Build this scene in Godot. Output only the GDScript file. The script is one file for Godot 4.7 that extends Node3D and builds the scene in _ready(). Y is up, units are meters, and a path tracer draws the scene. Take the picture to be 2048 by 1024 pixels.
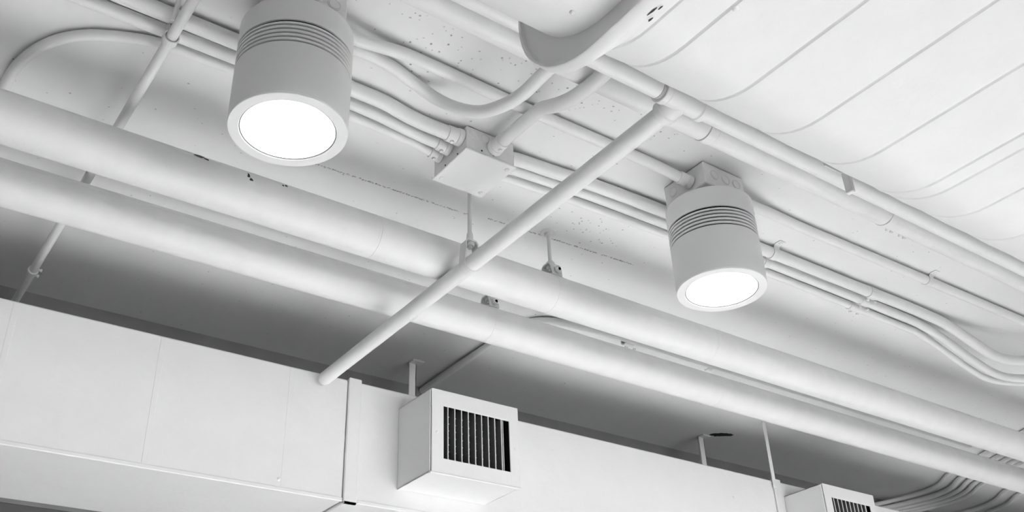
extends Node3D
# A white-painted ceiling full of services, seen from below: ducts, sprinkler pipes, conduits and two cylinder downlights.
# x runs along the pipes, z towards the viewer, y up; metres. The eye stands at 1.6 m, the ceiling hangs at 2.85 m.

const CEIL := 2.85
var M := {}
var taken := {}
var rng := RandomNumberGenerator.new()

func _ready():
	rng.seed = 7
	# ---------- camera
	var cam := Camera3D.new(); cam.name = "camera"
	cam.transform = Transform3D(Basis(Vector3(0.81249, -0.03553, 0.58189), Vector3(-0.27634, 0.8554, 0.4381), Vector3(-0.51331, -0.51675, 0.68519)).orthonormalized(), Vector3(0, 1.6, 0))
	cam.fov = 28.691; cam.near = 0.02; cam.far = 60.0
	add_child(cam); cam.current = true
	# ---------- sky and exposure
	var we := WorldEnvironment.new(); we.name = "environment"
	var env := Environment.new()
	env.background_mode = Environment.BG_SKY
	var sky := Sky.new(); var sm := ProceduralSkyMaterial.new()
	sm.sky_top_color = Color(0.62, 0.62, 0.62); sm.sky_horizon_color = Color(0.85, 0.85, 0.85)
	sm.ground_bottom_color = Color(0.5, 0.5, 0.5); sm.ground_horizon_color = Color(0.8, 0.8, 0.8); sm.sun_angle_max = 0.0
	sky.sky_material = sm; env.sky = sky
	env.tonemap_mode = Environment.TONE_MAPPER_LINEAR
	env.tonemap_exposure = 0.96
	env.sdfgi_enabled = true; env.ssao_enabled = true; env.ssil_enabled = true
	we.environment = env; add_child(we)
	# ---------- area lights and a sun, added through two unseen windows
	added_window_light(Vector3(2.6, 1.2, 4.55), Vector3(2.6, 1.5, 0), Vector2(4.4, 1.9), 23.0)
	added_window_light(Vector3(6.95, 1.5, -1.7), Vector3(0, 1.6, -1.7), Vector2(1.4, 1.25), 0.5)
	var sun := DirectionalLight3D.new(); sun.name = "sun"
	sun.light_energy = 3.8; sun.shadow_enabled = true; sun.light_angular_distance = 0.5
	add_child(sun); sun.look_at_from_position(Vector3.ZERO, Vector3(-1.0, -0.25, 0.0), Vector3.UP)
	materials()
	room()
	rectangular_duct()
	air_box(0.0, "white air outlet box with a grille on the long duct, whole in view")
	air_box(1.462, "white sheet-metal air outlet box cut by the bottom edge, beside the vertical strap")
	big_pipes()
	sprinkler()
	rear_pipe()
	oval_duct()
	junction_box()
	conduits()
	lamps()
	small_hangers()

func added_window_light(at: Vector3, aim: Vector3, size: Vector2, energy: float):  # area light filling an added window opening
	var l := AreaLight3D.new(); l.name = "added_window_light"
	l.area_size = size; l.light_energy = energy; l.shadow_enabled = true
	l.area_range = 20.0
	l.position = at
	add_child(l, true)
	l.look_at_from_position(at, aim, Vector3.UP)

# ================= helpers
func numbered(n: String) -> String:
	taken[n] = taken.get(n, -1) + 1
	return n if taken[n] == 0 else "%s_%03d" % [n, taken[n]]

func thing(called: String, label: String, category: String, at := Vector3.ZERO, group := "") -> Node3D:
	var o := Node3D.new(); o.name = numbered(called); o.position = at
	add_child(o); tag(o, label, category, group)
	return o

func tag(o: Node, label: String, category: String, group := ""):
	o.set_meta("label", label); o.set_meta("category", category)
	if group != "": o.set_meta("group", group)

func obj(called: String, st: SurfaceTool, mat: Material, parent: Node = null) -> MeshInstance3D:
	st.generate_normals()
	var mi := MeshInstance3D.new()
	mi.mesh = st.commit(); mi.material_override = mat
	if parent == null:
		mi.name = numbered(called); add_child(mi)
	else:
		mi.name = called; parent.add_child(mi, true)
	return mi

func struct(called: String, st: SurfaceTool, mat: Material) -> MeshInstance3D:
	var m := obj(called, st, mat); m.set_meta("kind", "structure"); return m

func mb() -> SurfaceTool:
	var st := SurfaceTool.new(); st.begin(Mesh.PRIMITIVE_TRIANGLES); return st

func quad(st: SurfaceTool, a: Vector3, b: Vector3, c: Vector3, d: Vector3, inside: Vector3):
	var n := (a - c).cross(a - b) + (a - d).cross(a - c)
	var out := n.dot((a + b + c + d) * 0.25 - inside) >= 0.0
	var l := [a, b, c, a, c, d] if out else [a, c, b, a, d, c]
	for i in [0, 3]:
		if (l[i] as Vector3).is_equal_approx(l[i + 1]) or (l[i + 1] as Vector3).is_equal_approx(l[i + 2]) or (l[i] as Vector3).is_equal_approx(l[i + 2]): continue
		st.add_vertex(l[i]); st.add_vertex(l[i + 1]); st.add_vertex(l[i + 2])

func box(st: SurfaceTool, lo: Vector3, hi: Vector3, bev := 0.0):
	st.set_smooth_group(-1)
	var c := (lo + hi) * 0.5; var h := (hi - lo) * 0.5
	var b := minf(bev, minf(h.x, minf(h.y, h.z)) * 0.9)
	var pt := func(s: Vector3, ax: int) -> Vector3:   # the corner s, moved in by the bevel except along ax
		var p := s * h
		for k in 3:
			if k != ax: p[k] -= s[k] * b
		return c + p
	for ax in 3:
		var u := (ax + 1) % 3; var v := (ax + 2) % 3
		for s in [-1.0, 1.0]:
			var q := []
			for e in [[-1.0, -1.0], [1.0, -1.0], [1.0, 1.0], [-1.0, 1.0]]:
				var k := Vector3.ZERO; k[ax] = s; k[u] = e[0]; k[v] = e[1]
				q.append(pt.call(k, ax))
			quad(st, q[0], q[1], q[2], q[3], c)
	if b <= 0.0: return
	for ax in 3:   # the edges along ax
		var u := (ax + 1) % 3; var v := (ax + 2) % 3
		for e in [[-1.0, -1.0], [1.0, -1.0], [1.0, 1.0], [-1.0, 1.0]]:
			var k0 := Vector3.ZERO; k0[ax] = -1.0; k0[u] = e[0]; k0[v] = e[1]
			var k1 := k0; k1[ax] = 1.0
			quad(st, pt.call(k0, u), pt.call(k1, u), pt.call(k1, v), pt.call(k0, v), c)
	for x in [-1.0, 1.0]:
		for y in [-1.0, 1.0]:
			for z in [-1.0, 1.0]:
				var k := Vector3(x, y, z)
				quad(st, pt.call(k, 0), pt.call(k, 1), pt.call(k, 2), pt.call(k, 2), c)

func smooth(p: Array, step := 0.02) -> PackedVector3Array:   # Catmull-Rom through the points
	var o := PackedVector3Array()
	for i in p.size() - 1:
		var b: Vector3 = p[i]; var c: Vector3 = p[i + 1]
		var a: Vector3 = p[i - 1] if i > 0 else b * 2.0 - c
		var d: Vector3 = p[i + 2] if i + 2 < p.size() else c * 2.0 - b
		var l0 := (b - a).length(); var l1 := (c - b).length(); var l2 := (d - c).length()
		var n := clampi(int(l1 / step), 3, 10)
		for k in n:
			o.append(b.cubic_interpolate_in_time(c, a, d, float(k) / n, l1, -l0, l1 + l2))
	o.append(p[p.size() - 1])
	return o

func tube(st: SurfaceTool, p: PackedVector3Array, r: float, sides := 24, caps := true, radii := []):
	var up := Vector3.UP if absf((p[1] - p[0]).normalized().y) < 0.9 else Vector3.RIGHT
	var rings := []
	var n := up
	for i in p.size():
		var t := (p[mini(i + 1, p.size() - 1)] - p[maxi(i - 1, 0)]).normalized()
		n = (n - t * n.dot(t)).normalized()
		var bn := t.cross(n)
		var rr: float = radii[i] if radii.size() else r
		var ring := PackedVector3Array()
		for k in sides:
			var a := TAU * k / sides
			ring.append(p[i] + (n * cos(a) + bn * sin(a)) * rr)
		rings.append(ring)
	st.set_smooth_group(1)
	for i in p.size() - 1:
		var mid := (p[i] + p[i + 1]) * 0.5
		if radii.size() and absf(radii[i] - radii[i + 1]) > 0.0001: st.set_smooth_group(-1)
		elif radii.size(): st.set_smooth_group(i + 2)
		for k in sides:
			quad(st, rings[i][k], rings[i][(k + 1) % sides], rings[i + 1][(k + 1) % sides], rings[i + 1][k], mid)
	if caps:
		st.set_smooth_group(-1)
		for e in [0, p.size() - 1]:
			var inner := p[1] if e == 0 else p[p.size() - 2]
			for k in sides:
				quad(st, p[e], rings[e][k], rings[e][(k + 1) % sides], rings[e][(k + 1) % sides], inner)

func rod(st: SurfaceTool, a: Vector3, b: Vector3, r: float, sides := 24):
	tube(st, PackedVector3Array([a, b]), r, sides)

func steps(st: SurfaceTool, origin: Vector3, axis: Vector3, prof: Array, sides := 32):   # turned profile: [along, radius] pairs
	var p := PackedVector3Array(); var r := []
	for q in prof:
		p.append(origin + axis * q[0]); r.append(q[1])
	# turned shapes keep one set of ring axes; equal stations give flat shoulders
	var n := axis.cross(Vector3(0.3, 0.5, 0.81)).normalized(); var bn := axis.cross(n)
	for i in p.size() - 1:
		st.set_smooth_group(i + 1)
		for k in sides:
			var a0 := TAU * k / sides; var a1 := TAU * (k + 1) / sides
			var d0 := n * cos(a0) + bn * sin(a0); var d1 := n * cos(a1) + bn * sin(a1)
			var q0: Vector3 = p[i] + d0 * r[i]; var q1: Vector3 = p[i] + d1 * r[i]; var q2: Vector3 = p[i + 1] + d1 * r[i + 1]; var q3: Vector3 = p[i + 1] + d0 * r[i + 1]
			# outward side: to the left of the walk along the profile
			var w := Vector2(prof[i + 1][0] - prof[i][0], prof[i + 1][1] - prof[i][1])
			var outw := (d0 + d1).normalized() * w.x - axis * w.y
			quad(st, q0, q1, q2, q3, (q0 + q1 + q2 + q3) * 0.25 - outw)

func ribbon(st: SurfaceTool, p: Array, across: Vector3, half_width: float, thick: float, closed := false):   # flat bar bent along p
	st.set_smooth_group(-1)
	var n := p.size(); var nor := []
	for i in n:
		var a: Vector3 = p[(i - 1 + n) % n] if closed else p[maxi(i - 1, 0)]
		var b: Vector3 = p[(i + 1) % n] if closed else p[mini(i + 1, n - 1)]
		nor.append((b - a).normalized().cross(across).normalized() * thick * 0.5)
	for i in (n if closed else n - 1):
		var j := (i + 1) % n
		var w := across * half_width
		var c: Vector3 = (p[i] + p[j]) * 0.5
		var a0: Vector3 = p[i] + nor[i]; var a1: Vector3 = p[i] - nor[i]; var b0: Vector3 = p[j] + nor[j]; var b1: Vector3 = p[j] - nor[j]
		quad(st, a0 - w, a0 + w, b0 + w, b0 - w, c); quad(st, a1 - w, a1 + w, b1 + w, b1 - w, c)
		quad(st, a0 + w, a1 + w, b1 + w, b0 + w, c); quad(st, a0 - w, a1 - w, b1 - w, b0 - w, c)
		if not closed and i == 0: quad(st, a0 - w, a0 + w, a1 + w, a1 - w, c)
		if not closed and i == n - 2: quad(st, b0 - w, b0 + w, b1 + w, b1 - w, c)

func hexnut(st: SurfaceTool, at: Vector3, axis: Vector3, r: float, h: float):
	steps(st, at, axis, [[0.0, 0.0], [0.0, r], [h * 0.8, r], [h, r * 0.82], [h, 0.0]], 6)

func dome(st: SurfaceTool, at: Vector3, axis: Vector3, r: float, h: float):
	steps(st, at, axis, [[0.0, r], [h * 0.5, r * 0.86], [h * 0.9, r * 0.5], [h, 0.0]], 14)

func noise_tex(freq: float, normal := 0.0, lo := 0.9, hi := 1.0, octaves := 4, seed_ := 1) -> NoiseTexture2D:
	var n := FastNoiseLite.new(); n.noise_type = FastNoiseLite.TYPE_SIMPLEX_SMOOTH; n.frequency = freq; n.fractal_octaves = octaves; n.seed = seed_
	var t := NoiseTexture2D.new(); t.width = 512; t.height = 512; t.seamless = true; t.noise = n
	if normal > 0.0:
		t.as_normal_map = true; t.bump_strength = normal
	else:
		var g := Gradient.new(); g.set_color(0, Color(lo, lo, lo)); g.set_color(1, Color(hi, hi, hi)); t.color_ramp = g
	return t

func paint(v: float, rough: float, bump := 0.0, scale := 3.0, mottle := 0.0) -> StandardMaterial3D:
	var m := StandardMaterial3D.new()
	m.albedo_color = Color(v, v, v); m.roughness = rough
	m.uv1_triplanar = true; m.uv1_world_triplanar = true; m.uv1_scale = Vector3.ONE * scale
	if bump > 0.0:
		m.normal_enabled = true; m.normal_texture = noise_tex(0.03, bump); m.normal_scale = 0.35
	if mottle > 0.0:
		m.albedo_texture = noise_tex(0.008, 0.0, 1.0 - mottle, 1.0, 5, 3)
	return m

func materials():
	M.pipe = paint(0.93, 0.42, 2.0, 3.0, 0.03)
	M.conduit = paint(0.93, 0.40, 1.2, 4.0, 0.02)
	M.metal = paint(0.92, 0.48, 1.0, 2.0, 0.012)
	M.box = paint(0.94, 0.5, 1.2, 5.0, 0.03)
	M.lamp = paint(0.94, 0.4, 0.6, 6.0, 0.0)
	M.rim = paint(0.95, 0.35)
	M.oval = paint(0.93, 0.45, 1.0, 2.0, 0.02)
	M.strap = paint(0.9, 0.45)
	M.dull = paint(0.72, 0.6)
	M.liner = paint(0.95, 0.7)
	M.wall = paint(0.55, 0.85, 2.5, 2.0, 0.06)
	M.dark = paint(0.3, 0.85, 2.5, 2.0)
	M.side = paint(0.62, 0.85, 2.5, 2.0, 0.04)
	M.floor = paint(0.8, 0.55, 1.0, 1.0, 0.05)
	M.groove = paint(0.03, 0.8)
	M.chip = paint(0.2, 0.8)
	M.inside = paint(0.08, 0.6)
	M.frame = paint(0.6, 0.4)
	M.blade = paint(0.42, 0.5)  # dark grey: shade inside the grille put into the blade colour
	M.lens = StandardMaterial3D.new()
	M.lens.albedo_color = Color(0.95, 0.95, 0.95); M.lens.emission_enabled = true
	M.lens.emission = Color(1, 1, 1); M.lens.emission_energy_multiplier = 2.2
	M.glass = StandardMaterial3D.new()
	M.glass.transparency = BaseMaterial3D.TRANSPARENCY_ALPHA; M.glass.albedo_color = Color(1, 1, 1, 0.06); M.glass.roughness = 0.02
	M.ceiling = StandardMaterial3D.new()
	M.ceiling.roughness = 0.8; M.ceiling.albedo_texture = ceiling_texture(); M.ceiling.albedo_color = Color(0.95, 0.95, 0.95)
	M.ceiling.normal_enabled = false

func ceiling_texture() -> ImageTexture:   # cast concrete under thick paint: mottling, air holes, one broken joint, one broken-out hole
	var w := 2048; var h := 1024; var sx := 3.6; var sz := 1.8; var z0 := -2.44
	var im := Image.create(w, h, false, Image.FORMAT_RGB8)
	var n := FastNoiseLite.new(); n.seed = 5; n.frequency = 0.006; n.fractal_octaves = 5
	var small := n.get_image(512, 256)
	small.resize(w, h, Image.INTERPOLATE_CUBIC)
	for y in h:
		for x in w:
			var v := 0.925 + small.get_pixel(x, y).r * 0.055
			im.set_pixel(x, y, Color(v, v, v))
	var dot := func(px: float, pz: float, r: float, dark: float):
		var cx: float = px / sx * w; var cy: float = (pz - z0) / sz * h; var pr: float = maxf(r / sx * w, 0.75)
		var st := rng.randf_range(0.6, 1.6); var tw := rng.randf() * TAU
		for yy in range(int(cy - pr * 2), int(cy + pr * 2) + 2):
			for xx in range(int(cx - pr * 2), int(cx + pr * 2) + 2):
				if yy < 0 or yy >= h: continue
				var d := Vector2(xx - cx, yy - cy).rotated(tw); d.x *= st
				var f := clampf(1.3 - d.length() / pr, 0.0, 1.0)
				if f > 0.0:
					var c := im.get_pixel(posmod(xx, w), yy)
					im.set_pixel(posmod(xx, w), yy, c.lerp(Color(dark, dark, dark), f))
	for i in 1100:
		dot.call(rng.randf() * sx, z0 + rng.randf() * sz, absf(rng.randfn(0.0004, 0.0005)), rng.randf_range(0.45, 0.85))
	for c in [[0.70, -1.11], [0.756, -1.15], [0.86, -1.09], [0.964, -1.10], [1.06, -1.10], [0.71, -1.23], [1.366, -1.48], [1.277, -1.42], [0.93, -1.06], [0.60, -1.08], [1.2, -1.09], [1.30, -1.47], [1.05, -1.06]]:
		for i in 15:
			var big := i < 2
			dot.call(c[0] + rng.randfn(0.0, 0.05), c[1] + rng.randfn(0.0, 0.028), 0.0016 if big else absf(rng.randfn(0.0004, 0.0004)), 0.2 if big else rng.randf_range(0.25, 0.7))
	# the formwork joint, broken along part of its length
	for seg in [[0.66, -1.576, 1.06, -1.565], [1.10, -1.553, 1.52, -1.532]]:
		for i in 230:
			var t := rng.randf()
			var a := Vector2(lerpf(seg[0], seg[2], t), lerpf(seg[1], seg[3], t) + rng.randfn(0.0, 0.0012))
			dot.call(a.x, a.y, rng.randf_range(0.0003, 0.0009), rng.randf_range(0.35, 0.8))
	# the broken-out hole beyond the second big pipe
	for i in 260:
		var a := rng.randf() * TAU; var r := sqrt(rng.randf())
		dot.call(2.568 + cos(a) * r * 0.034 + sin(a) * r * 0.012, -2.25 + sin(a) * r * 0.017 - cos(a) * r * -0.012, rng.randf_range(0.002, 0.006), 0.06)
	return ImageTexture.create_from_image(im)

# ================= the room
func room():
	var x0 := -1.25; var x1 := 6.8; var zb := -2.44; var zf := 4.4
	var st := mb()
	st.set_smooth_group(-1)   # ceiling slab: soffit with its own texture mapping, then the other faces
	for t in [[Vector3(x0, CEIL, zb), Vector3(x1, CEIL, zb), Vector3(x1, CEIL, zf)], [Vector3(x0, CEIL, zb), Vector3(x1, CEIL, zf), Vector3(x0, CEIL, zf)]]:
		for p in [t[0], t[2], t[1]]:
			st.set_uv(Vector2(p.x / 3.6, (p.z + 2.44) / 1.8)); st.add_vertex(p)
	st.set_uv(Vector2(0.1, 0.1))
	box(st, Vector3(x0 - 0.2, CEIL + 0.004, zb - 0.2), Vector3(x1 + 0.2, CEIL + 0.24, zf + 0.2))
	struct("ceiling", st, M.ceiling)
	st = mb(); box(st, Vector3(x0 - 0.2, -0.2, zb - 0.2), Vector3(x1 + 0.2, 0, zf + 0.2)); struct("floor", st, M.floor)
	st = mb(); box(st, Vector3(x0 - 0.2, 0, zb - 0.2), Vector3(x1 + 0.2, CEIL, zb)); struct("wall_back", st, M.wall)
	st = mb(); box(st, Vector3(x0, 0.92, zb), Vector3(x1, 2.325, zb + 0.008), 0.002); struct("added_dark_sheet_1", st, M.dark)   # dark sheet added over the wall to darken it below the duct
	st = mb(); box(st, Vector3(x0 - 0.2, 0, zb), Vector3(x0, CEIL, zf)); struct("wall_left", st, M.dark)
	# front wall behind the viewer with an unseen ribbon window added for light, right wall with another
	st = mb()
	box(st, Vector3(x0, 0, zf), Vector3(0.4, CEIL, zf + 0.2)); box(st, Vector3(4.8, 0, zf), Vector3(x1, CEIL, zf + 0.2))
	box(st, Vector3(0.4, 0, zf), Vector3(4.8, 0.25, zf + 0.2)); box(st, Vector3(0.4, 2.15, zf), Vector3(4.8, CEIL, zf + 0.2))
	struct("wall_front", st, M.side)
	st = mb()
	box(st, Vector3(x1, 0, zb), Vector3(x1 + 0.2, CEIL, -2.4)); box(st, Vector3(x1, 0, -1.0), Vector3(x1 + 0.2, CEIL, zf))
	box(st, Vector3(x1, 0, -2.4), Vector3(x1 + 0.2, 0.9, -1.0)); box(st, Vector3(x1, 2.15, -2.4), Vector3(x1 + 0.2, CEIL, -1.0))
	struct("wall_right", st, M.side)
	st = mb()
	for x in [0.4, 1.49, 2.58, 3.67, 4.76]: box(st, Vector3(x, 0.25, zf + 0.05), Vector3(x + 0.04, 2.15, zf + 0.11), 0.004)
	for y in [0.25, 2.11]: box(st, Vector3(0.4, y, zf + 0.05), Vector3(4.8, y + 0.04, zf + 0.11), 0.004)
	struct("added_window_1", st, M.frame)
	st = mb()
	for z in [-2.4, -1.72, -1.04]: box(st, Vector3(x1 + 0.05, 0.9, z), Vector3(x1 + 0.11, 2.15, z + 0.04), 0.004)
	for y in [0.9, 2.11]: box(st, Vector3(x1 + 0.05, y, -2.4), Vector3(x1 + 0.11, y + 0.04, -1.0), 0.004)
	struct("added_window_2", st, M.frame)

	var t := thing("bounce_counter", "unseen white slab added to bounce light, along the back wall below the picture", "bounce_counter", Vector3(3.1, 0, -1.77))  # unseen bright worktop, added to throw light up at the services
	st = mb(); box(st, Vector3(-2.2, 0.86, -0.66), Vector3(2.2, 0.9, 0.66), 0.004); obj("bounce_counter_top", st, M.rim, t)
	for k in 4:
		st = mb(); box(st, Vector3(-2.15 + 1.08 * k, 0.08, -0.66), Vector3(-1.09 + 1.08 * k, 0.86, 0.58), 0.004); obj("bounce_counter_body", st, M.frame, t)
	st = mb(); box(st, Vector3(-2.1, 0, -0.66), Vector3(2.1, 0.08, 0.5)); obj("bounce_counter_plinth", st, M.groove, t)

# ================= the long rectangular duct on the wall
const DZ := -2.0916   # its front face
const DB := 2.3354    # its bottom
const DT := 2.645     # its top
func rectangular_duct():
	var d := thing("rectangular_duct", "long white sheet-metal rectangular duct running along the wall below the ceiling", "duct", Vector3(1.0, DB, -2.26))
	var o := d.position
	for s in [[-1.24, 1.0405], [1.0418, 2.6025], [2.6038, 4.6025], [4.6038, 6.6]]:
		var st := mb()
		box(st, Vector3(s[0], DB, -2.44) - o, Vector3(s[1], DT, DZ) - o, 0.004)
		obj("duct_section", st, M.metal, d)
	for x in [0.262, 0.574, 0.889, -0.10]:   # flattened stiffening beads across the face and the bottom
		var st := mb()
		box(st, Vector3(x - 0.006, DB + 0.004, DZ - 0.002) - o, Vector3(x + 0.006, DT - 0.004, DZ + 0.0006) - o, 0.0006)
		obj("bead", st, M.metal, d)
	for x in [1.042, 2.604, 4.604]:   # slip joints: a flat cleat wrapped round front and bottom
		var st := mb()
		box(st, Vector3(x - 0.001, DB - 0.005, DZ - 0.003) - o, Vector3(x + 0.034, DT + 0.006, DZ + 0.0045) - o, 0.002)
		box(st, Vector3(x - 0.001, DB - 0.005, -2.438) - o, Vector3(x + 0.034, DB + 0.002, DZ + 0.0045) - o, 0.002)
		box(st, Vector3(x - 0.001, DT - 0.002, -2.438) - o, Vector3(x + 0.034, DT + 0.005, DZ + 0.002) - o, 0.002)
		obj("slip_joint", st, M.metal, d)
	var st := mb()   # rolled corner lip along the lower front edge
	box(st, Vector3(-1.24, DB - 0.001, DZ - 0.004) - o, Vector3(1.040, DB + 0.009, DZ + 0.0015) - o, 0.0015)
	box(st, Vector3(1.078, DB - 0.001, DZ - 0.004) - o, Vector3(2.600, DB + 0.009, DZ + 0.0015) - o, 0.0015)
	obj("corner_lip", st, M.metal, d)
	for p in [Vector3(0.878, DB + 0.026, DZ), Vector3(0.05, DB + 0.20, DZ), Vector3(2.40, DB + 0.22, DZ)]:
		st = mb(); dome(st, p - o, Vector3(0, 0, 1), 0.0045, 0.003)
		obj("screw", st, M.strap, d)

func air_box(dx: float, label: String):
	var fz := -1.9388; var x0 := 1.1855; var x1 := 1.4455; var y0 := 2.3865; var y1 := 2.5975
	var b := thing("air_outlet_box", label, "air vent", Vector3(1.3155 + dx, y0, DZ), "air outlet boxes on the rectangular duct")
	var o := Vector3(1.3155, y0, DZ)
	var gx0 := 1.2225; var gx1 := 1.4185; var gy0 := 2.424; var gy1 := 2.5575
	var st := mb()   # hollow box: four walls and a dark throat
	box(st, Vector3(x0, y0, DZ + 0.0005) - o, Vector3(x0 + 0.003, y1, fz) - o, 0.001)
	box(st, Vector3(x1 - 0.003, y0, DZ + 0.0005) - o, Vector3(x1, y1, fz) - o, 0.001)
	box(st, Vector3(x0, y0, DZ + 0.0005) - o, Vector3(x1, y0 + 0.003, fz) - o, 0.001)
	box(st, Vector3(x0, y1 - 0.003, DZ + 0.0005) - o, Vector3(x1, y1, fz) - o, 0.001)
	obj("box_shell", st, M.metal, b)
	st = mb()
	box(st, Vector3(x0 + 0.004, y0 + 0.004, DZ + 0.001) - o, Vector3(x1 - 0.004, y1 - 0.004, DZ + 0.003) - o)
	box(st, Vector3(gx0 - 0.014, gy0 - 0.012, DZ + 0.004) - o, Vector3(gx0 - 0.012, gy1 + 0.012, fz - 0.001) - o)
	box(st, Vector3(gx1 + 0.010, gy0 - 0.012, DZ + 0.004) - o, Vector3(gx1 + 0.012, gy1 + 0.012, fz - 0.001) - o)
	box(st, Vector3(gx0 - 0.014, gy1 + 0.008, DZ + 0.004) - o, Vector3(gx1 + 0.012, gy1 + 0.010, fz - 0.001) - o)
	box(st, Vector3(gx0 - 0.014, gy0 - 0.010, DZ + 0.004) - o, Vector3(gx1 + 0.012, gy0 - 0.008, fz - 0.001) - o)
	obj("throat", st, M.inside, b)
	st = mb()   # face plate round the grille
	var z0 := fz; var z1 := fz + 0.004
	box(st, Vector3(x0 + 0.003, y0 - 0.001, z0) - o, Vector3(gx0, y1 + 0.001, z1) - o, 0.0012)
	box(st, Vector3(gx1, y0 - 0.001, z0) - o, Vector3(x1 + 0.002, y1 + 0.001, z1) - o, 0.0012)
	box(st, Vector3(gx0 - 0.003, y0 - 0.001, z0) - o, Vector3(gx1 + 0.003, gy0, z1 - 0.0002) - o, 0.0012)
	box(st, Vector3(gx0 - 0.003, gy1, z0) - o, Vector3(gx1 + 0.003, y1 + 0.001, z1 - 0.0002) - o, 0.0012)
	var fp := obj("face_plate", st, M.metal, b)
	st = mb()   # turned-in edge of the shell under the plate
	box(st, Vector3(x0, y0 - 0.003, fz - 0.006) - o, Vector3(x1 + 0.001, y0 + 0.001, fz + 0.005) - o, 0.001)
	obj("bottom_lip", st, M.metal, b)
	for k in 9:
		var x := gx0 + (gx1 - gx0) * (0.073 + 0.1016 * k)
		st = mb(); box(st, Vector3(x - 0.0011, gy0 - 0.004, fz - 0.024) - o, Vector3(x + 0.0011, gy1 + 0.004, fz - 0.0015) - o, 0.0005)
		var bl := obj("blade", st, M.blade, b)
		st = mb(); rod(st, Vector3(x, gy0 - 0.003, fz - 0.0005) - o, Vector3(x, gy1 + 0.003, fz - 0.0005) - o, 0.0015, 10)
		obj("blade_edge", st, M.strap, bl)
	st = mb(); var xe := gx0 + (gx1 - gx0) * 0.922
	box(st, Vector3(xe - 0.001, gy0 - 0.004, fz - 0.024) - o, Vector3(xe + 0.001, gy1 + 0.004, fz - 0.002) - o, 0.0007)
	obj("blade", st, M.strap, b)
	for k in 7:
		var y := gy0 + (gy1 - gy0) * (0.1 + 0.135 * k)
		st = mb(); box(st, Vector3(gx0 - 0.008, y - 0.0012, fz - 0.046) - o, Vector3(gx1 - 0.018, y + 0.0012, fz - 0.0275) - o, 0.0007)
		var rb := obj("rear_blade", st, M.inside, b)  # near-black body carries the deeper shade behind the front blades
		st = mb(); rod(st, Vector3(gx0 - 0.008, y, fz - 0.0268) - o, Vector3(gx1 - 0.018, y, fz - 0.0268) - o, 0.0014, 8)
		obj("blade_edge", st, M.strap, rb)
	for p in [Vector3(1.203, 2.486, z1), Vector3(1.434, 2.486, z1)]:
		st = mb(); dome(st, p - o, Vector3(0, 0, 1), 0.0035, 0.0018)
		obj("screw", st, M.strap, fp)

# ================= the two big pipes and their hangers
const P1 := Vector2(2.6838, -1.5262)   # y, z of the axes
const P2 := Vector2(2.7250, -1.7875)
func big_pipes():
	var labels := ["fat white pipe nearer the downlights, with chipped paint along its top edge", "fat white pipe farther from the downlights, nearest to the rectangular duct"]
	var cuts := [[-1.2, 0.792, 1.735, 3.5, 6.6], [-1.2, 1.045, 2.03, 4.2, 6.6]]
	for i in 2:
		var ax: Vector2 = [P1, P2][i]
		var t := thing("large_pipe", labels[i], "pipe", Vector3(1.5, ax.x - 0.0444, ax.y), "large parallel pipes under the ceiling")
		var c := Vector3(-1.5, 0.0444, 0)
		for k in 4:
			var st := mb()
			var a: float = cuts[i][k] + 0.0012; var b: float = cuts[i][k + 1] - 0.0012
			steps(st, c + Vector3(a, 0, 0), Vector3(1, 0, 0), [[0, 0.0], [0, 0.0432], [0.002, 0.0444], [b - a - 0.002, 0.0444], [b - a, 0.0432], [b - a, 0.0]], 56)
			obj("pipe_section", st, M.pipe, t)
		for k in [1, 2, 3]:
			var st := mb(); rod(st, c + Vector3(cuts[i][k] - 0.002, 0, 0), c + Vector3(cuts[i][k] + 0.002, 0, 0), 0.0438, 56)
			obj("joint", st, M.pipe, t)
		if i == 0:
			for q in [[0.421, 37.0, 0.026, 0.012], [0.433, 31.0, 0.012, 0.006], [0.513, 21.0, 0.006, 0.013], [0.518, 10.0, 0.009, 0.007], [0.589, 33.0, 0.008, 0.008], [0.582, 29.0, 0.005, 0.006]]:
				var st := mb(); var e := deg_to_rad(q[1]); var n := Vector3(0, sin(e), cos(e)); var u := Vector3(0, cos(e), -sin(e))
				var at: Vector3 = Vector3(q[0], 0, 0) + c + n * 0.0444
				var ring := []
				for a in 9:
					var w := TAU * a / 9.0; var rr := rng.randf_range(0.6, 1.1)
					ring.append(at + Vector3(cos(w) * q[2] * 0.5 * rr, 0, 0) + u * sin(w) * q[3] * rr * 0.6)
				st.set_smooth_group(-1)
				for a in 9: quad(st, at + n * 0.0006, ring[a], ring[(a + 1) % 9], ring[(a + 1) % 9], at - n * 0.05)
				obj("paint_chip", st, M.chip, t)
		else:   # raised lap seam along the covering
			var st := mb(); var e := deg_to_rad(28.0)
			var at := Vector3(0, sin(e), cos(e)) * 0.0442
			rod(st, c + Vector3(-1.19, 0, 0) + at, c + Vector3(1.04, 0, 0) + at, 0.0009, 8)
			obj("lap_seam", st, M.pipe, t)
	clevis(Vector3(1.252, P1.x, P1.y), "rod and clevis hanger carrying the nearer fat pipe, with a round ceiling plate", true)
	clevis(Vector3(1.262, P2.x, P2.y), "rod and clevis hanger carrying the farther fat pipe, half hidden behind the nearer one", true)

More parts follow.
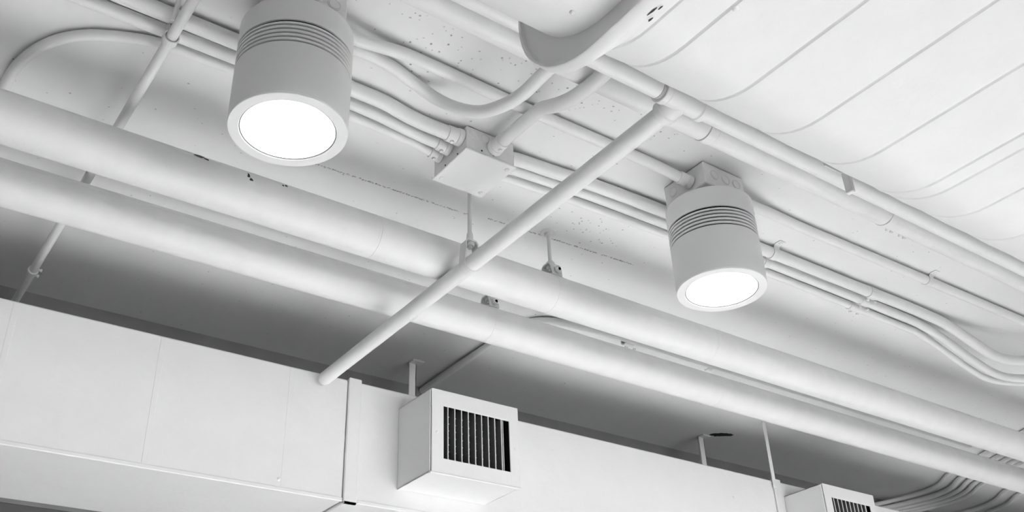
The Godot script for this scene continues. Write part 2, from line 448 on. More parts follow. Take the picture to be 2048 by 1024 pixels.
func clevis(p: Vector3, label: String, plate: bool):
	var t := thing("clevis_hanger", label, "pipe hanger", p, "clevis hangers of the large pipes")
	var top := CEIL - p.y
	var yk := 0.0444 + 0.032
	var st := mb(); rod(st, Vector3(0, yk - 0.016, 0), Vector3(0, top, 0), 0.0046, 16); obj("rod", st, M.strap, t)
	if plate:
		st = mb(); steps(st, Vector3(0, top, 0), Vector3.DOWN, [[0, 0.019], [0.0025, 0.018], [0.003, 0.0095], [0.010, 0.0085], [0.010, 0.0]], 28)
		obj("ceiling_plate", st, M.strap, t)
	st = mb()   # yoke: an inverted trough over the pipe
	var hw := 0.018
	ribbon(st, [Vector3(0, 0.040, hw + 0.004), Vector3(0, 0.052, hw + 0.003), Vector3(0, yk - 0.004, hw - 0.004), Vector3(0, yk, hw - 0.009), Vector3(0, yk, -hw + 0.009), Vector3(0, yk - 0.004, -hw + 0.004), Vector3(0, 0.052, -hw - 0.003), Vector3(0, 0.040, -hw - 0.004)], Vector3(1, 0, 0), 0.014, 0.003)
	obj("yoke", st, M.strap, t)
	st = mb()   # the long strap round the pipe
	var ring := [Vector3(0, 0.060, hw + 0.006)]
	for k in 25:
		var a := deg_to_rad(62.0 - k * 304.0 / 24.0)
		ring.append(Vector3(0, sin(a), cos(a)) * 0.0446)
	ring.append(Vector3(0, 0.060, -hw - 0.006))
	ribbon(st, ring, Vector3(1, 0, 0), 0.012, 0.0008)
	obj("strap", st, M.pipe, t)
	st = mb(); rod(st, Vector3(0, 0.053, -0.032), Vector3(0, 0.053, 0.032), 0.004, 12)
	hexnut(st, Vector3(0, 0.053, 0.025), Vector3(0, 0, 1), 0.0085, 0.007); hexnut(st, Vector3(0, 0.053, -0.025), Vector3(0, 0, -1), 0.0085, 0.007)
	obj("bolt", st, M.strap, t)
	st = mb(); hexnut(st, Vector3(0, yk + 0.001, 0), Vector3.UP, 0.010, 0.009); hexnut(st, Vector3(0, yk - 0.003, 0), Vector3.DOWN, 0.010, 0.008)
	obj("nut", st, M.strap, t)

# ================= sprinkler pipes
const SY := 2.6238
const SZ := -0.8238
func sprinkler():
	var r := 0.0167
	var t := thing("main_pipe", "thin white main pipe below the oval duct, with a tee fitting in it", "pipe", Vector3(0.975, SY - r, SZ))
	var c := Vector3(-0.975, r, 0)
	for s in [[-1.2, 0.930], [1.006, 6.6]]:
		var st := mb(); rod(st, c + Vector3(s[0], 0, 0), c + Vector3(s[1], 0, 0), r, 36); obj("pipe_section", st, M.pipe, t)
	var st := mb(); var x := Vector3(1, 0, 0)
	var f := c + Vector3(0.920, 0, 0)
	steps(st, f, x, [[0.0, r], [0.0, 0.0205], [0.001, 0.0215], [0.011, 0.0215], [0.012, 0.0205], [0.014, 0.0195], [0.078, 0.0195], [0.080, 0.0205], [0.081, 0.0215], [0.091, 0.0215], [0.092, 0.0205], [0.092, r]], 40)
	steps(st, c + Vector3(0.966, 0, 0), Vector3(0, 0, -1), [[0.0, 0.0195], [0.030, 0.0195], [0.033, 0.0215], [0.044, 0.0215], [0.045, 0.0205], [0.045, 0.012]], 40)
	obj("tee_fitting", st, M.pipe, t)
	st = mb(); steps(st, c + Vector3(0.9135, 0, 0), x, [[0.0, r], [0.001, r + 0.0012], [0.004, r + 0.0006], [0.0064, r]], 36); obj("thread_seal", st, M.dull, t)
	st = mb(); steps(st, c + Vector3(0.9165, 0, 0), x, [[0.0, r], [0.0008, r + 0.0008], [0.0016, r]], 36); obj("dirt_ring", st, M.chip, t)
	# branch
	t = thing("branch_pipe", "white branch pipe crossing diagonally under both fat pipes from tee to duct", "pipe", Vector3(0.966, SY - r, -1.4))
	c = -t.position
	st = mb()
	steps(st, c + Vector3(0.966, SY, -0.866), Vector3(0, 0, -1), [[0.0, 0.0], [0.0, r], [1.205, r], [1.212, r * 0.9], [1.216, r * 0.6], [1.217, 0.0]], 40)
	obj("pipe_section", st, M.pipe, t)
	# its ring hanger
	t = thing("ring_hanger", "rod with a teardrop ring holding the diagonal branch pipe, beside the junction box", "pipe hanger", Vector3(0.966, SY, -1.432))
	st = mb(); rod(st, Vector3(0.001, 0.040, 0), Vector3(0.012, CEIL - SY, -0.012), 0.0047, 18); obj("rod", st, M.strap, t)
	st = mb(); steps(st, Vector3(0.0015, 0.056, 0), Vector3.UP, [[0, 0.0], [0, 0.0075], [0.018, 0.0065], [0.020, 0.0055], [0.020, 0.0]], 20); obj("rod_socket", st, M.strap, t)
	st = mb()
	var pts := [Vector3(0.004, 0.054, 0), Vector3(0.010, 0.054, 0), Vector3(0.0135, 0.050, 0), Vector3(0.0162, 0.022, 0)]
	for k in 21:
		var a := deg_to_rad(12.0 - k * 204.0 / 20.0)
		pts.append(Vector3(cos(a), sin(a), 0) * 0.0182)
	pts.append_array([Vector3(-0.0162, 0.022, 0), Vector3(-0.0135, 0.050, 0), Vector3(-0.010, 0.054, 0), Vector3(0.004, 0.054, 0)])
	ribbon(st, pts, Vector3(0, 0, 1), 0.0105, 0.0026)
	obj("ring", st, M.strap, t)
	st = mb(); steps(st, Vector3(0.001, 0.044, 0), Vector3.UP, [[0, 0.0], [0, 0.0085], [0.0015, 0.0095], [0.007, 0.0095], [0.009, 0.008], [0.009, 0.0]], 20); obj("swivel_nut", st, M.strap, t)

func rear_pipe():
	var r := 0.0265; var y := 2.768; var z := -0.975
	var t := thing("upper_pipe", "white pipe close to the ceiling behind the thin main pipe, with dark-edged couplings", "pipe", Vector3(1.4, y - r, z))
	var c := Vector3(-1.4, r, 0); var x := Vector3(1, 0, 0)
	for s in [[-1.2, 1.189], [1.192, 1.735], [1.738, 3.6], [3.603, 6.6]]:
		var st := mb(); rod(st, c + x * s[0], c + x * s[1], r, 40); obj("pipe_section", st, M.pipe, t)
	for q in [1.1905, 1.7365]:
		var st := mb()
		steps(st, c + x * q, x, [[-0.0012, r - 0.003], [0.0006, r - 0.003], [0.0008, r + 0.0012], [0.022, r + 0.0012], [0.024, r + 0.0004], [0.024, r - 0.002]], 40)
		obj("coupling", st, M.pipe, t)
	for q in [1.779, 1.793, 1.824, 1.839]:
		var st := mb(); hexnut(st, c + Vector3(q, -0.0115, -0.0225), Vector3(0, -0.75, -0.66).normalized(), 0.0042, 0.007); obj("clamp_bolt", st, M.box, t)

# ================= the oval duct overhead
func stadium(yb: float, r: float, zf: float, zn: float) -> PackedVector2Array:   # (y, z) points, far round end first
	var o := PackedVector2Array()
	for k in 25:
		var a := PI * k / 24.0
		o.append(Vector2(yb + r - r * cos(a), zf - r * sin(a)))
	for k in 25:
		var a := PI * k / 24.0
		o.append(Vector2(yb + r + r * cos(a), zn + r * sin(a)))
	return o

func loft(st: SurfaceTool, stations: Array, groups := []):   # each: [x, profile, grow]
	for i in stations.size() - 1:
		st.set_smooth_group(groups[i] if groups.size() else 1)
		var rows := []
		for s in [stations[i], stations[i + 1]]:
			var pr: PackedVector2Array = s[1]; var row := []
			var cy := 0.0; var cz := 0.0
			for q in pr: cy += q.x / pr.size(); cz += q.y / pr.size()
			for k in pr.size():
				var a := pr[(k + pr.size() - 1) % pr.size()]; var b := pr[(k + 1) % pr.size()]
				var tn := (b - a).normalized(); var nn := Vector2(tn.y, -tn.x)
				if nn.dot(pr[k] - Vector2(cy, cz)) < 0: nn = -nn
				var q: Vector2 = pr[k] + nn * s[2]
				row.append(Vector3(s[0], q.x, q.y))
			rows.append(row)
		var n: int = rows[0].size()
		var mid := Vector3.ZERO
		for k in n: mid += (rows[0][k] + rows[1][k]) / (2.0 * n)
		for k in n:
			var q: Vector3 = (rows[0][k] + rows[1][k]) * 0.5
			quad(st, rows[0][k], rows[0][(k + 1) % n], rows[1][(k + 1) % n], rows[1][k], Vector3(q.x, mid.y, clampf(q.z, mid.z - 0.2, mid.z + 0.2)))

func oval_duct():
	var t := thing("oval_duct", "wide white flat-oval spiral duct overhead in the upper right corner", "duct", Vector3(2.0, 2.475, -0.35))
	var o := t.position
	var big := stadium(2.405 - o.y, 0.1265, -0.575 - o.z, 0.05 - o.z)
	var small := stadium(2.428 - o.y, 0.145, -0.598 - o.z, 0.04 - o.z)
	var col := stadium(2.397 - o.y, 0.138, -0.6265 - o.z, 0.05 - o.z)
	var xs := [0.640, 0.695, 0.814, 0.938, 1.064, 1.194, 1.2255, 1.316, 1.439]
	for k in 26: xs.append(1.439 + 0.1235 * (k + 1))
	for i in xs.size() - 1:
		var a: float = xs[i] - o.x; var b: float = xs[i + 1] - o.x; var st := mb()
		loft(st, [[a, big, -0.003], [a + 0.0028, big, 0.0], [(a + b) * 0.5, big, 0.0012], [b - 0.0028, big, 0.0], [b, big, -0.003]], [1, 2, 2, 3])
		obj("duct_band", st, M.oval, t)
	var st := mb()   # end collar: rolled lip, then the recessed end wall round the smaller duct
	var x0 := 0.598 - o.x
	loft(st, [[x0 + 0.006, col, -0.005], [x0, col, -0.005], [x0, col, -0.001], [x0 + 0.002, col, 0.001], [x0 + 0.018, col, 0.001], [x0 + 0.034, big, 0.003], [x0 + 0.044, big, -0.003]], [1, 2, 3, 3, 4, 4])
	obj("collar", st, M.oval, t)
	st = mb(); loft(st, [[x0 + 0.005, col, -0.003], [x0 + 0.004, small, -0.004]]); obj("end_wall", st, M.liner, t)
	st = mb(); loft(st, [[-1.2 - o.x, small, 0.0], [0.2 - o.x, small, 0.0], [x0 + 0.012, small, 0.0]]); obj("narrow_duct", st, M.oval, t)
	for p in [[0.569, 2.4305, -0.624], [0.700, 2.4055, -0.50]]:
		st = mb(); dome(st, Vector3(p[0], p[1], p[2]) - o, Vector3.DOWN, 0.0042, 0.003); obj("screw", st, M.strap, t)
	st = mb(); st.set_smooth_group(-1)
	for f in [[0.6175, -0.548, 0.0015, 0.0085], [0.6245, -0.5585, 0.0016, 0.005], [0.6215, -0.539, 0.0014, 0.004]]:   # torn flakes at the collar edge
		var at := Vector3(f[0], 2.3955, f[1]) - o; var ring := []
		for k in 9:
			var w := TAU * k / 9.0; var rr := rng.randf_range(0.6, 1.15)
			ring.append(at + Vector3(cos(w) * f[2] * rr, 0, sin(w) * f[3] * rr))
		for k in 9: quad(st, at + Vector3.DOWN * 0.0006, ring[k], ring[(k + 1) % 9], ring[(k + 1) % 9], at + Vector3.UP * 0.02)
	obj("torn_tape", st, M.chip, t)
	t = thing("pipe_strap", "flat tab with a hooked end clipped on the main pipe beside the oval duct", "pipe strap", Vector3(1.335, SY, SZ))
	st = mb(); box(st, Vector3(-0.047, -0.012, 0.0168), Vector3(0.000, 0.045, 0.0195), 0.0008); obj("tab", st, M.oval, t)
	st = mb(); box(st, Vector3(-0.001, -0.054, 0.0168), Vector3(0.009, 0.045, 0.031), 0.0015); obj("hook", st, M.oval, t)

# ================= junction box and conduits
func knockout(t: Node, at: Vector3, n: Vector3, r: float):
	var st := mb(); steps(st, at, n, [[0.0, r + 0.0020], [0.0012, r + 0.0014], [0.0012, r + 0.0005], [0.0002, r + 0.0001], [0.0002, r - 0.0008], [0.0012, r - 0.0014], [0.0012, 0.0]], 28)
	obj("knockout", st, M.box, t)

func junction_box():
	var lo := Vector3(0.8725, 2.7915, -1.418); var hi := Vector3(0.9865, CEIL - 0.002, -1.2955)
	var t := thing("junction_box", "square white junction box with a plain cover where several conduits meet", "junction box", Vector3(0.9295, 2.7915, -1.357))
	var o := t.position
	var st := mb(); box(st, lo - o, hi - o, 0.002); obj("body", st, M.box, t)
	st = mb(); box(st, Vector3(0.869, 2.7885, -1.389 - 0.031) - o, Vector3(0.990, 2.7915, -1.2935) - o, 0.0015); var cv := obj("cover_plate", st, M.metal, t)
	for p in [[0.882, -1.404], [0.977, -1.309], [0.977, -1.404]]:
		st = mb(); dome(st, Vector3(p[0], 2.7885, p[1]) - o, Vector3.DOWN, 0.005, 0.003); obj("screw", st, M.strap, cv)
	for x in [0.890, 0.9165]: knockout(t, Vector3(x, 2.832, hi.z) - o, Vector3(0, 0, 1), 0.0095)
	for p in [[0.907, 2.799], [0.935, 2.799]]:
		st = mb(); rod(st, Vector3(p[0], p[1], hi.z - 0.001) - o, Vector3(p[0], p[1], hi.z + 0.0004) - o, 0.0019, 12); obj("screw_hole", st, M.groove, t)
	for p in [[2.799, -1.33], [2.799, -1.375]]:
		st = mb(); rod(st, Vector3(lo.x + 0.001, p[0], p[1]) - o, Vector3(lo.x - 0.0004, p[0], p[1]) - o, 0.0019, 12); obj("screw_hole", st, M.groove, t)

func connector(t: Node, a: Vector3, b: Vector3, r: float):   # set-screw connector from a (conduit side) to b (box side)
	var ax := (b - a).normalized(); var L := (b - a).length(); var st := mb()
	steps(st, a - t.position, ax, [[0.0, r - 0.001], [0.0, r + 0.0012], [0.001, r + 0.002], [L * 0.62, r + 0.002], [L * 0.66, r + 0.0035], [L * 0.95, r + 0.0035], [L, r + 0.0025], [L, 0.0]], 30)
	var c := obj("connector", st, M.conduit, t)
	var side := ax.cross(Vector3.UP).normalized()
	if side.z < 0: side = -side
	st = mb(); steps(st, a + ax * L * 0.35 + Vector3.DOWN * (r + 0.001) - t.position, Vector3.DOWN, [[0, 0.0042], [0.004, 0.0042], [0.0045, 0.003], [0.0045, 0.0]], 12)
	obj("set_screw", st, M.strap, c)

func conduit(label: String, pts: Array, r: float, group := "") -> Node3D:
	var base: Vector3 = pts[pts.size() / 2]
	var t := thing("conduit", label, "conduit", base, group)
	var st := mb(); var p := smooth(pts)
	for i in p.size(): p[i] = Vector3(p[i].x, minf(p[i].y, CEIL - r - 0.0005), p[i].z) - base
	tube(st, p, r, 24)
	obj("conduit_tube", st, M.conduit, t)
	return t

func V(x: float, y: float, z: float) -> Vector3: return Vector3(x, y, z)

func conduits():
	var t: Node3D
	t = conduit("thickest of three white conduits entering the left side of the junction box", [V(-1.2, 2.8345, -1.308), V(0.229, 2.8345, -1.308), V(0.407, 2.8345, -1.308), V(0.635, 2.8345, -1.308), V(0.70, 2.8345, -1.310), V(0.745, 2.8345, -1.318), V(0.79, 2.8345, -1.3225), V(0.822, 2.832, -1.320), V(0.845, 2.8285, -1.3165)], 0.0145)
	connector(t, V(0.839, 2.8285, -1.317), V(0.8725, 2.828, -1.315), 0.0145)
	t = conduit("middle one of three white conduits entering the left side of the junction box", [V(-1.2, 2.837, -1.352), V(0.229, 2.837, -1.352), V(0.420, 2.837, -1.350), V(0.645, 2.837, -1.349), V(0.70, 2.837, -1.351), V(0.76, 2.837, -1.358), V(0.81, 2.836, -1.3615), V(0.845, 2.832, -1.3585)], 0.012)
	connector(t, V(0.842, 2.832, -1.359), V(0.8725, 2.828, -1.357), 0.012)
	t = conduit("thin white conduit from the junction box that arches back over the nearer fat pipe", [V(0.115, 2.8392, -2.2), V(0.106, 2.8392, -1.85), V(0.103, 2.8392, -1.705), V(0.100, 2.8392, -1.649), V(0.105, 2.8392, -1.581), V(0.122, 2.8392, -1.521), V(0.149, 2.8392, -1.472), V(0.188, 2.8392, -1.434), V(0.235, 2.8392, -1.409), V(0.277, 2.8392, -1.393), V(0.323, 2.8392, -1.386), V(0.373, 2.8392, -1.384), V(0.430, 2.8392, -1.383), V(0.662, 2.8392, -1.385), V(0.78, 2.8392, -1.389), V(0.82, 2.8372, -1.390), V(0.848, 2.832, -1.391)], 0.0098)
	connector(t, V(0.846, 2.832, -1.391), V(0.8725, 2.829, -1.391), 0.0098)
	t = conduit("white conduit running on the ceiling between the two downlights' boxes", [V(0.524, 2.808, -1.160), V(0.559, 2.812, -1.166), V(0.609, 2.824, -1.171), V(0.66, 2.8345, -1.174), V(0.72, 2.8372, -1.176), V(0.992, 2.8372, -1.181), V(1.185, 2.8372, -1.180), V(1.27, 2.834, -1.178), V(1.328, 2.822, -1.170)], 0.012)
	connector(t, V(1.325, 2.8225, -1.1705), V(1.3545, 2.817, -1.166), 0.012)
	conduit("white conduit bending in a long curve from the nearer downlight up towards the oval duct", [V(0.524, 2.817, -1.200), V(0.557, 2.822, -1.202), V(0.59, 2.831, -1.206), V(0.617, 2.837, -1.212), V(0.666, 2.8372, -1.220), V(0.718, 2.836, -1.234), V(0.754, 2.819, -1.230), V(0.784, 2.788, -1.202), V(0.807, 2.756, -1.155), V(0.818, 2.738, -1.102), V(0.822, 2.728, -1.047), V(0.819, 2.725, -0.995), V(0.818, 2.728, -0.94), V(0.818, 2.76, -0.895), V(0.818, 2.81, -0.86), V(0.818, 2.835, -0.80), V(0.818, 2.837, -0.5)], 0.012)
	t = conduit("white conduit rising from the near side of the junction box with a double bend", [V(0.936, 2.8145, -1.277), V(0.936, 2.8145, -1.25), V(0.935, 2.8125, -1.205), V(0.934, 2.810, -1.172), V(0.930, 2.803, -1.135), V(0.919, 2.775, -1.092), V(0.909, 2.747, -1.046), V(0.905, 2.731, -1.005), V(0.906, 2.7275, -0.961), V(0.906, 2.732, -0.915), V(0.906, 2.77, -0.878), V(0.906, 2.815, -0.85), V(0.906, 2.835, -0.80), V(0.906, 2.836, -0.5)], 0.0135)
	connector(t, V(0.936, 2.8145, -1.262), V(0.936, 2.8145, -1.2955), 0.0135)
	var g := "conduits leaving the right side of the junction box"
	conduit("thickest of three white conduits running right from the junction box past the farther downlight", [V(0.985, 2.824, -1.312), V(1.015, 2.832, -1.316), V(1.05, 2.8345, -1.316), V(1.2, 2.8345, -1.304), V(1.406, 2.8345, -1.297), V(1.710, 2.8345, -1.290), V(2.105, 2.8345, -1.286), V(2.25, 2.8345, -1.283), V(2.35, 2.8335, -1.283), V(2.445, 2.828, -1.282), V(2.512, 2.812, -1.280), V(2.582, 2.790, -1.276), V(2.638, 2.775, -1.272), V(2.676, 2.769, -1.263), V(2.732, 2.766, -1.235), V(2.82, 2.766, -1.184), V(3.0, 2.766, -1.075)], 0.0143, g)
	conduit("middle one of three white conduits running right from the junction box past the farther downlight", [V(0.985, 2.824, -1.347), V(1.015, 2.833, -1.352), V(1.05, 2.8372, -1.352), V(1.2, 2.8372, -1.342), V(1.406, 2.8372, -1.337), V(1.768, 2.8372, -1.330), V(2.132, 2.8372, -1.329), V(2.30, 2.8372, -1.329), V(2.375, 2.836, -1.329), V(2.445, 2.827, -1.328), V(2.536, 2.805, -1.328), V(2.653, 2.775, -1.328), V(2.724, 2.763, -1.328), V(2.771, 2.758, -1.320), V(2.826, 2.756, -1.295), V(2.908, 2.756, -1.246), V(3.1, 2.756, -1.13)], 0.012, g)
	conduit("thinnest of three white conduits running right from the junction box past the farther downlight", [V(0.985, 2.826, -1.378), V(1.015, 2.836, -1.386), V(1.056, 2.8392, -1.387), V(1.2, 2.8392, -1.379), V(1.406, 2.8392, -1.373), V(1.812, 2.8392, -1.366), V(2.142, 2.8392, -1.367), V(2.35, 2.8392, -1.369), V(2.44, 2.8385, -1.369), V(2.511, 2.827, -1.371), V(2.599, 2.804, -1.371), V(2.686, 2.779, -1.369), V(2.745, 2.765, -1.364), V(2.795, 2.759, -1.348), V(2.858, 2.756, -1.314), V(2.940, 2.756, -1.264), V(3.13, 2.756, -1.15)], 0.0098, g)
	t = conduit("white conduit leaving the right side of the farther downlight's box along the ceiling", [V(1.478, 2.812, -1.150), V(1.503, 2.813, -1.152), V(1.548, 2.822, -1.161), V(1.61, 2.834, -1.171), V(1.68, 2.8372, -1.175), V(1.899, 2.8372, -1.173), V(2.212, 2.8372, -1.169), V(2.649, 2.8372, -1.164), V(6.6, 2.8372, -1.16)], 0.012)
	conduit("white conduit crossing the dark strip from behind the air box, bending under the fat pipes", [V(1.461, 2.8385, -2.437), V(1.458, 2.8385, -2.258), V(1.457, 2.8385, -2.078), V(1.456, 2.8385, -1.978), V(1.462, 2.8385, -1.925), V(1.478, 2.8385, -1.888), V(1.51, 2.8385, -1.865), V(1.56, 2.8385, -1.85), V(1.65, 2.8385, -1.838), V(1.787, 2.8385, -1.834), V(2.114, 2.8385, -1.832), V(3.42, 2.8385, -1.832)], 0.0105)
	var perp := thing("crossing_pipe", "thin white pipe crossing at far left, passing above both fat pipes", "pipe", Vector3(0.2945, 2.785, -1.6))
	var st := mb(); rod(st, Vector3(0, 0.009, -0.838), Vector3(0, 0.009, 0.281), 0.0092, 24); obj("pipe_section", st, M.pipe, perp)
	st = mb(); rod(st, Vector3(0, 0.009, 0.285), Vector3(0, 0.009, 1.6), 0.0092, 24); obj("pipe_section", st, M.pipe, perp)
	st = mb(); steps(st, Vector3(0, 0.009, -0.632), Vector3(0, 0, 1), [[0.0, 0.009], [0.0, 0.0115], [0.001, 0.012], [0.014, 0.012], [0.015, 0.0115], [0.015, 0.009]], 24); var cl := obj("clamp", st, M.strap, perp)
	for z in [-0.605, -0.635]:
		st = mb(); rod(st, Vector3(0.006, 0.006, z), Vector3(0.016, 0.004, z), 0.0025, 10); hexnut(st, Vector3(0.0125, 0.0045, z), Vector3(1, -0.1, 0).normalized(), 0.0042, 0.004); obj("bolt", st, M.strap, cl)
	# bundle at the lower right: over the ceiling, then down the wall
	var kg := "bundle of conduits bending from ceiling to wall at the lower right"
	var kx := [3.667, 3.749, 3.807, 3.855, 3.899, 4.077, 4.174]
	var kl := ["first, leftmost conduit of the bundle curving down at the lower right corner", "second conduit from the left in the bundle curving down at the lower right corner", "third conduit from the left in the bundle curving down at the lower right corner", "fourth conduit from the left in the bundle at the lower right corner", "fifth conduit from the left in the bundle at the lower right corner", "conduit right of the gap in the bundle at the lower right corner", "last, rightmost conduit of the bundle at the lower right corner"]
	for i in 7:
		var x: float = kx[i]; var yy := 2.8395 - 0.0 * i
		conduit(kl[i], [V(x - 0.21, yy, -1.60), V(x - 0.105, yy, -1.86), V(x - 0.005, yy, -2.085), V(x + 0.075, yy, -2.19), V(x + 0.09, yy - 0.002, -2.255), V(x + 0.075, yy - 0.006, -2.33), V(x + 0.03, yy - 0.016, -2.39), V(x - 0.03, yy - 0.03, -2.418), V(x - 0.14, yy - 0.056, -2.428), V(x - 0.3, yy - 0.12, -2.429), V(x - 0.40, yy - 0.165, -2.429)] if i < 5 else [V(x - 0.21, yy, -1.60), V(x - 0.105, yy, -1.86), V(x, yy, -2.10), V(x + 0.075, yy, -2.19), V(x + 0.10, yy - 0.003, -2.28), V(x + 0.08, yy - 0.012, -2.36), V(x, yy - 0.05, -2.42), V(x - 0.16, yy - 0.12, -2.429), V(x - 0.26, yy - 0.17, -2.429)], 0.0085 if i != 1 else 0.0105)
	# straps and clamps
	one_hole(V(1.752, 2.8345, -1.289), 0.0145, "one-hole strap with a lifted ear on the thick conduit right of the farther downlight")
	one_hole(V(2.205, 2.8372, -1.169), 0.012, "small one-hole strap on the single conduit near the right edge")
	one_hole(V(1.772, 2.8372, -1.330), 0.012, "strap on the middle conduit right behind the farther downlight", false)
	two_bolt(V(2.125, 2.8345, -1.286), 0.0145, "two-bolt clamp on the thickest of the three right-hand conduits")
	two_bolt(V(2.148, 2.8372, -1.329), 0.012, "two-bolt clamp on the middle one of the three right-hand conduits")
	two_bolt(V(2.152, 2.8392, -1.367), 0.0098, "two-bolt clamp on the thinnest of the three right-hand conduits")
	two_bolt(V(1.775, 2.8375, -1.848), 0.0105, "two-bolt clamp peeping out below the nearer fat pipe, right of centre")
	one_hole(V(2.095, 2.8375, -1.847), 0.0105, "dark hook-like strap below the nearer fat pipe, right of the two-bolt clamp", false)

func one_hole(c: Vector3, r: float, label: String, ear := true):
	var t := thing("conduit_strap", label, "pipe strap", c, "conduit straps")
	var st := mb(); var pts := []
	var top := CEIL - c.y
	if ear: pts.append_array([Vector3(0, top - 0.0015, r + 0.022), Vector3(0, top - 0.0015, r + 0.006), Vector3(0, top - 0.005, r + 0.002)])
	for k in 15:
		var a := deg_to_rad((20.0 if ear else 50.0) - k * 13.0)
		pts.append(Vector3(0, sin(a), cos(a)) * (r + 0.0012))
	ribbon(st, pts, Vector3(1, 0, 0), 0.009, 0.0022)
	obj("band", st, M.strap, t)
	if ear:
		st = mb(); dome(st, Vector3(0, top - 0.0026, r + 0.014), Vector3.DOWN, 0.0045, 0.003); obj("screw", st, M.box, t)

func two_bolt(c: Vector3, r: float, label: String):
	var t := thing("conduit_clamp", label, "pipe clamp", Vector3(c.x, minf(c.y, CEIL - r - 0.002), c.z), "two-bolt conduit clamps")
	var st := mb()
	steps(st, Vector3(-0.012, 0, 0), Vector3(1, 0, 0), [[0.0, r - 0.002], [0.0, r + 0.0018], [0.03, r + 0.0018], [0.032, r + 0.001], [0.032, r - 0.002]], 28)
	obj("band", st, M.conduit, t)
	for x in [0.010, 0.040]:
		st = mb(); hexnut(st, Vector3(x, -r * 0.45, -r - 0.003), Vector3(0, -1, -0.3).normalized(), 0.0045, 0.006); obj("bolt", st, M.box, t)

# ================= downlights
func lamps():
	lamp(0.4605, -1.1795, 13.2, "large white cylinder downlight with black grooves, lit, at upper left")
	lamp(1.414, -1.1795, 13.2, "smaller-looking white cylinder downlight with black grooves, lit, right of centre")

func lamp(x: float, z: float, energy: float, label: String):
	var y0 := 2.580; var y1 := 2.776; var R := 0.0920
	var t := thing("downlight", label, "downlight", Vector3(x, y0, z), "cylinder downlights in a row")
	var st := mb(); var H := y1 - y0
	var g := []; var gy := 0.1435
	var prof := [[0.0, 0.0755], [0.0, R - 0.0015], [0.0015, R]]
	for k in 6:
		g.append([0.1025 + k * 0.00825, 0.0055 if k == 5 else 0.0038])
	for q in g:
		prof.append_array([[q[0] - q[1] * 0.5, R], [q[0] - q[1] * 0.5, R - 0.006], [q[0] + q[1] * 0.5, R - 0.006], [q[0] + q[1] * 0.5, R]])
	prof.append_array([[H - 0.002, R], [H, R - 0.002], [H, 0.0]])
	steps(st, Vector3.ZERO, Vector3.UP, prof, 72)
	var body := obj("housing", st, M.lamp, t)
	for q in g:
		st = mb(); steps(st, Vector3(0, q[0] - q[1] * 0.5 + 0.0001, 0), Vector3.UP, [[0.0, R - 0.0035], [q[1] - 0.0002, R - 0.0035]], 72); obj("groove", st, M.groove, body)  # near-black ring stands in for the shade inside the recess
	st = mb(); steps(st, Vector3(0, -0.002, 0), Vector3.UP, [[0.0, 0.0752], [0.0, R - 0.0012], [0.001, R - 0.0004], [0.004, R - 0.0004]], 72)
	steps(st, Vector3(0, -0.002, 0), Vector3.UP, [[0.012, 0.0742], [0.001, 0.0744], [0.0, 0.0752]], 72)
	obj("rim", st, M.rim, t)
	st = mb(); steps(st, Vector3(0, 0.0005, 0), Vector3.UP, [[0.0, 0.0], [0.0, 0.0728], [0.003, 0.0728]], 64); obj("lens", st, M.lens, t)
	st = mb(); steps(st, Vector3(0, 0.0001, 0), Vector3.UP, [[0.0, 0.0726], [0.0, 0.0742], [0.002, 0.0742]], 64); obj("gasket", st, M.blade, t)
	# outlet box and stem above
	st = mb(); rod(st, Vector3(0, H - 0.002, 0), Vector3(0, H + 0.022, 0), 0.03, 28); obj("stem", st, M.groove, t)
	var lo := Vector3(-0.0600, 2.7925 - y0, -0.0645); var hi := Vector3(0.0600, CEIL - 0.002 - y0, 0.0555)
	st = mb(); box(st, lo, hi, 0.002); var bx := obj("outlet_box", st, M.box, t)
	for k in 3: knockout(bx, Vector3(-0.030 + 0.033 * k, (2.8225 - y0), hi.z), Vector3(0, 0, 1), 0.0105)
	knockout(bx, Vector3(lo.x, 2.8225 - y0, -0.038), Vector3(-1, 0, 0), 0.0105)
	# the light itself, just below the lens
	var l := SpotLight3D.new(); l.name = "lamp_light"
	l.position = Vector3(x, y0 - 0.045, z); l.rotation = Vector3(-PI / 2, 0, 0)
	l.light_energy = energy; l.spot_range = 12.0; l.spot_attenuation = 2.0; l.spot_angle = 48.0; l.light_size = 0.04; l.shadow_enabled = true
	add_child(l, true)

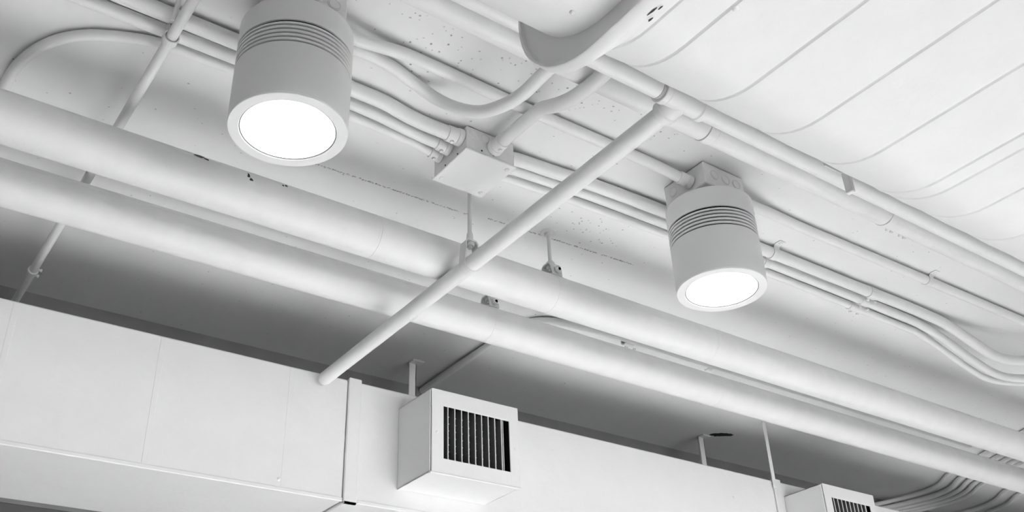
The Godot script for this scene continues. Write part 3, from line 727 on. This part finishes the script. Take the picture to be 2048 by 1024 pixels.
# ================= small supports
func small_hangers():
	var t := thing("ring_hanger", "rod and split ring holding the thin crossing pipe beside the nearer downlight", "pipe hanger", Vector3(0.2945, 2.794, -1.318))
	var st := mb(); var pts := [Vector3(0.008, 0.030, 0)]
	for k in 19:
		var a := deg_to_rad(60.0 - k * 300.0 / 18.0)
		pts.append(Vector3(cos(a), sin(a), 0) * 0.0122)
	pts.append(Vector3(-0.008, 0.030, 0))
	ribbon(st, pts, Vector3(0, 0, 1), 0.007, 0.0022); obj("ring", st, M.strap, t)
	st = mb(); rod(st, Vector3(0, 0.012, 0), Vector3(0, CEIL - 2.794, 0), 0.0042, 14); obj("rod", st, M.strap, t)
	t = thing("hanger_rod", "thin rod dropping from the ceiling beside the crossing pipe at the top edge", "pipe hanger", Vector3(0.283, 2.80, -1.245))
	st = mb(); rod(st, Vector3(0, -0.006, -0.03), Vector3(0, 0.05, 0), 0.0042, 14); obj("rod", st, M.strap, t)
	# flat strap from ceiling to the front of the long duct
	t = thing("duct_strap", "flat white strap dropping from ceiling to duct front, left of the cut-off air box", "duct hanger", Vector3(2.602, DT - 0.02, DZ + 0.004))
	st = mb(); box(st, Vector3(-0.0075, -0.01, 0.0012), Vector3(0.0075, CEIL - DT + 0.02, 0.004), 0.0006); obj("strap", st, M.metal, t)
	st = mb(); dome(st, Vector3(0, 0.004, 0.004), Vector3(0, 0, 1), 0.004, 0.003); obj("screw", st, M.strap, t)
	# angle posts between duct and ceiling
	for q in [[1.345, "short angle post between duct top and ceiling, left of the whole air box"], [2.515, "short angle post between duct top and ceiling, between the two air boxes"]]:
		t = thing("duct_post", q[1], "duct hanger", Vector3(q[0], DT, -2.30), "angle posts on the duct")
		st = mb(); box(st, Vector3(-0.012, 0.0, 0.0), Vector3(0.012, CEIL - DT, 0.004), 0.001); box(st, Vector3(0.008, 0.0, -0.024), Vector3(0.012, CEIL - DT, 0.004), 0.001); obj("angle", st, M.metal, t)
		st = mb(); box(st, Vector3(-0.012, CEIL - DT - 0.005, 0.0), Vector3(0.026, CEIL - DT, 0.026), 0.001); obj("foot", st, M.metal, t)
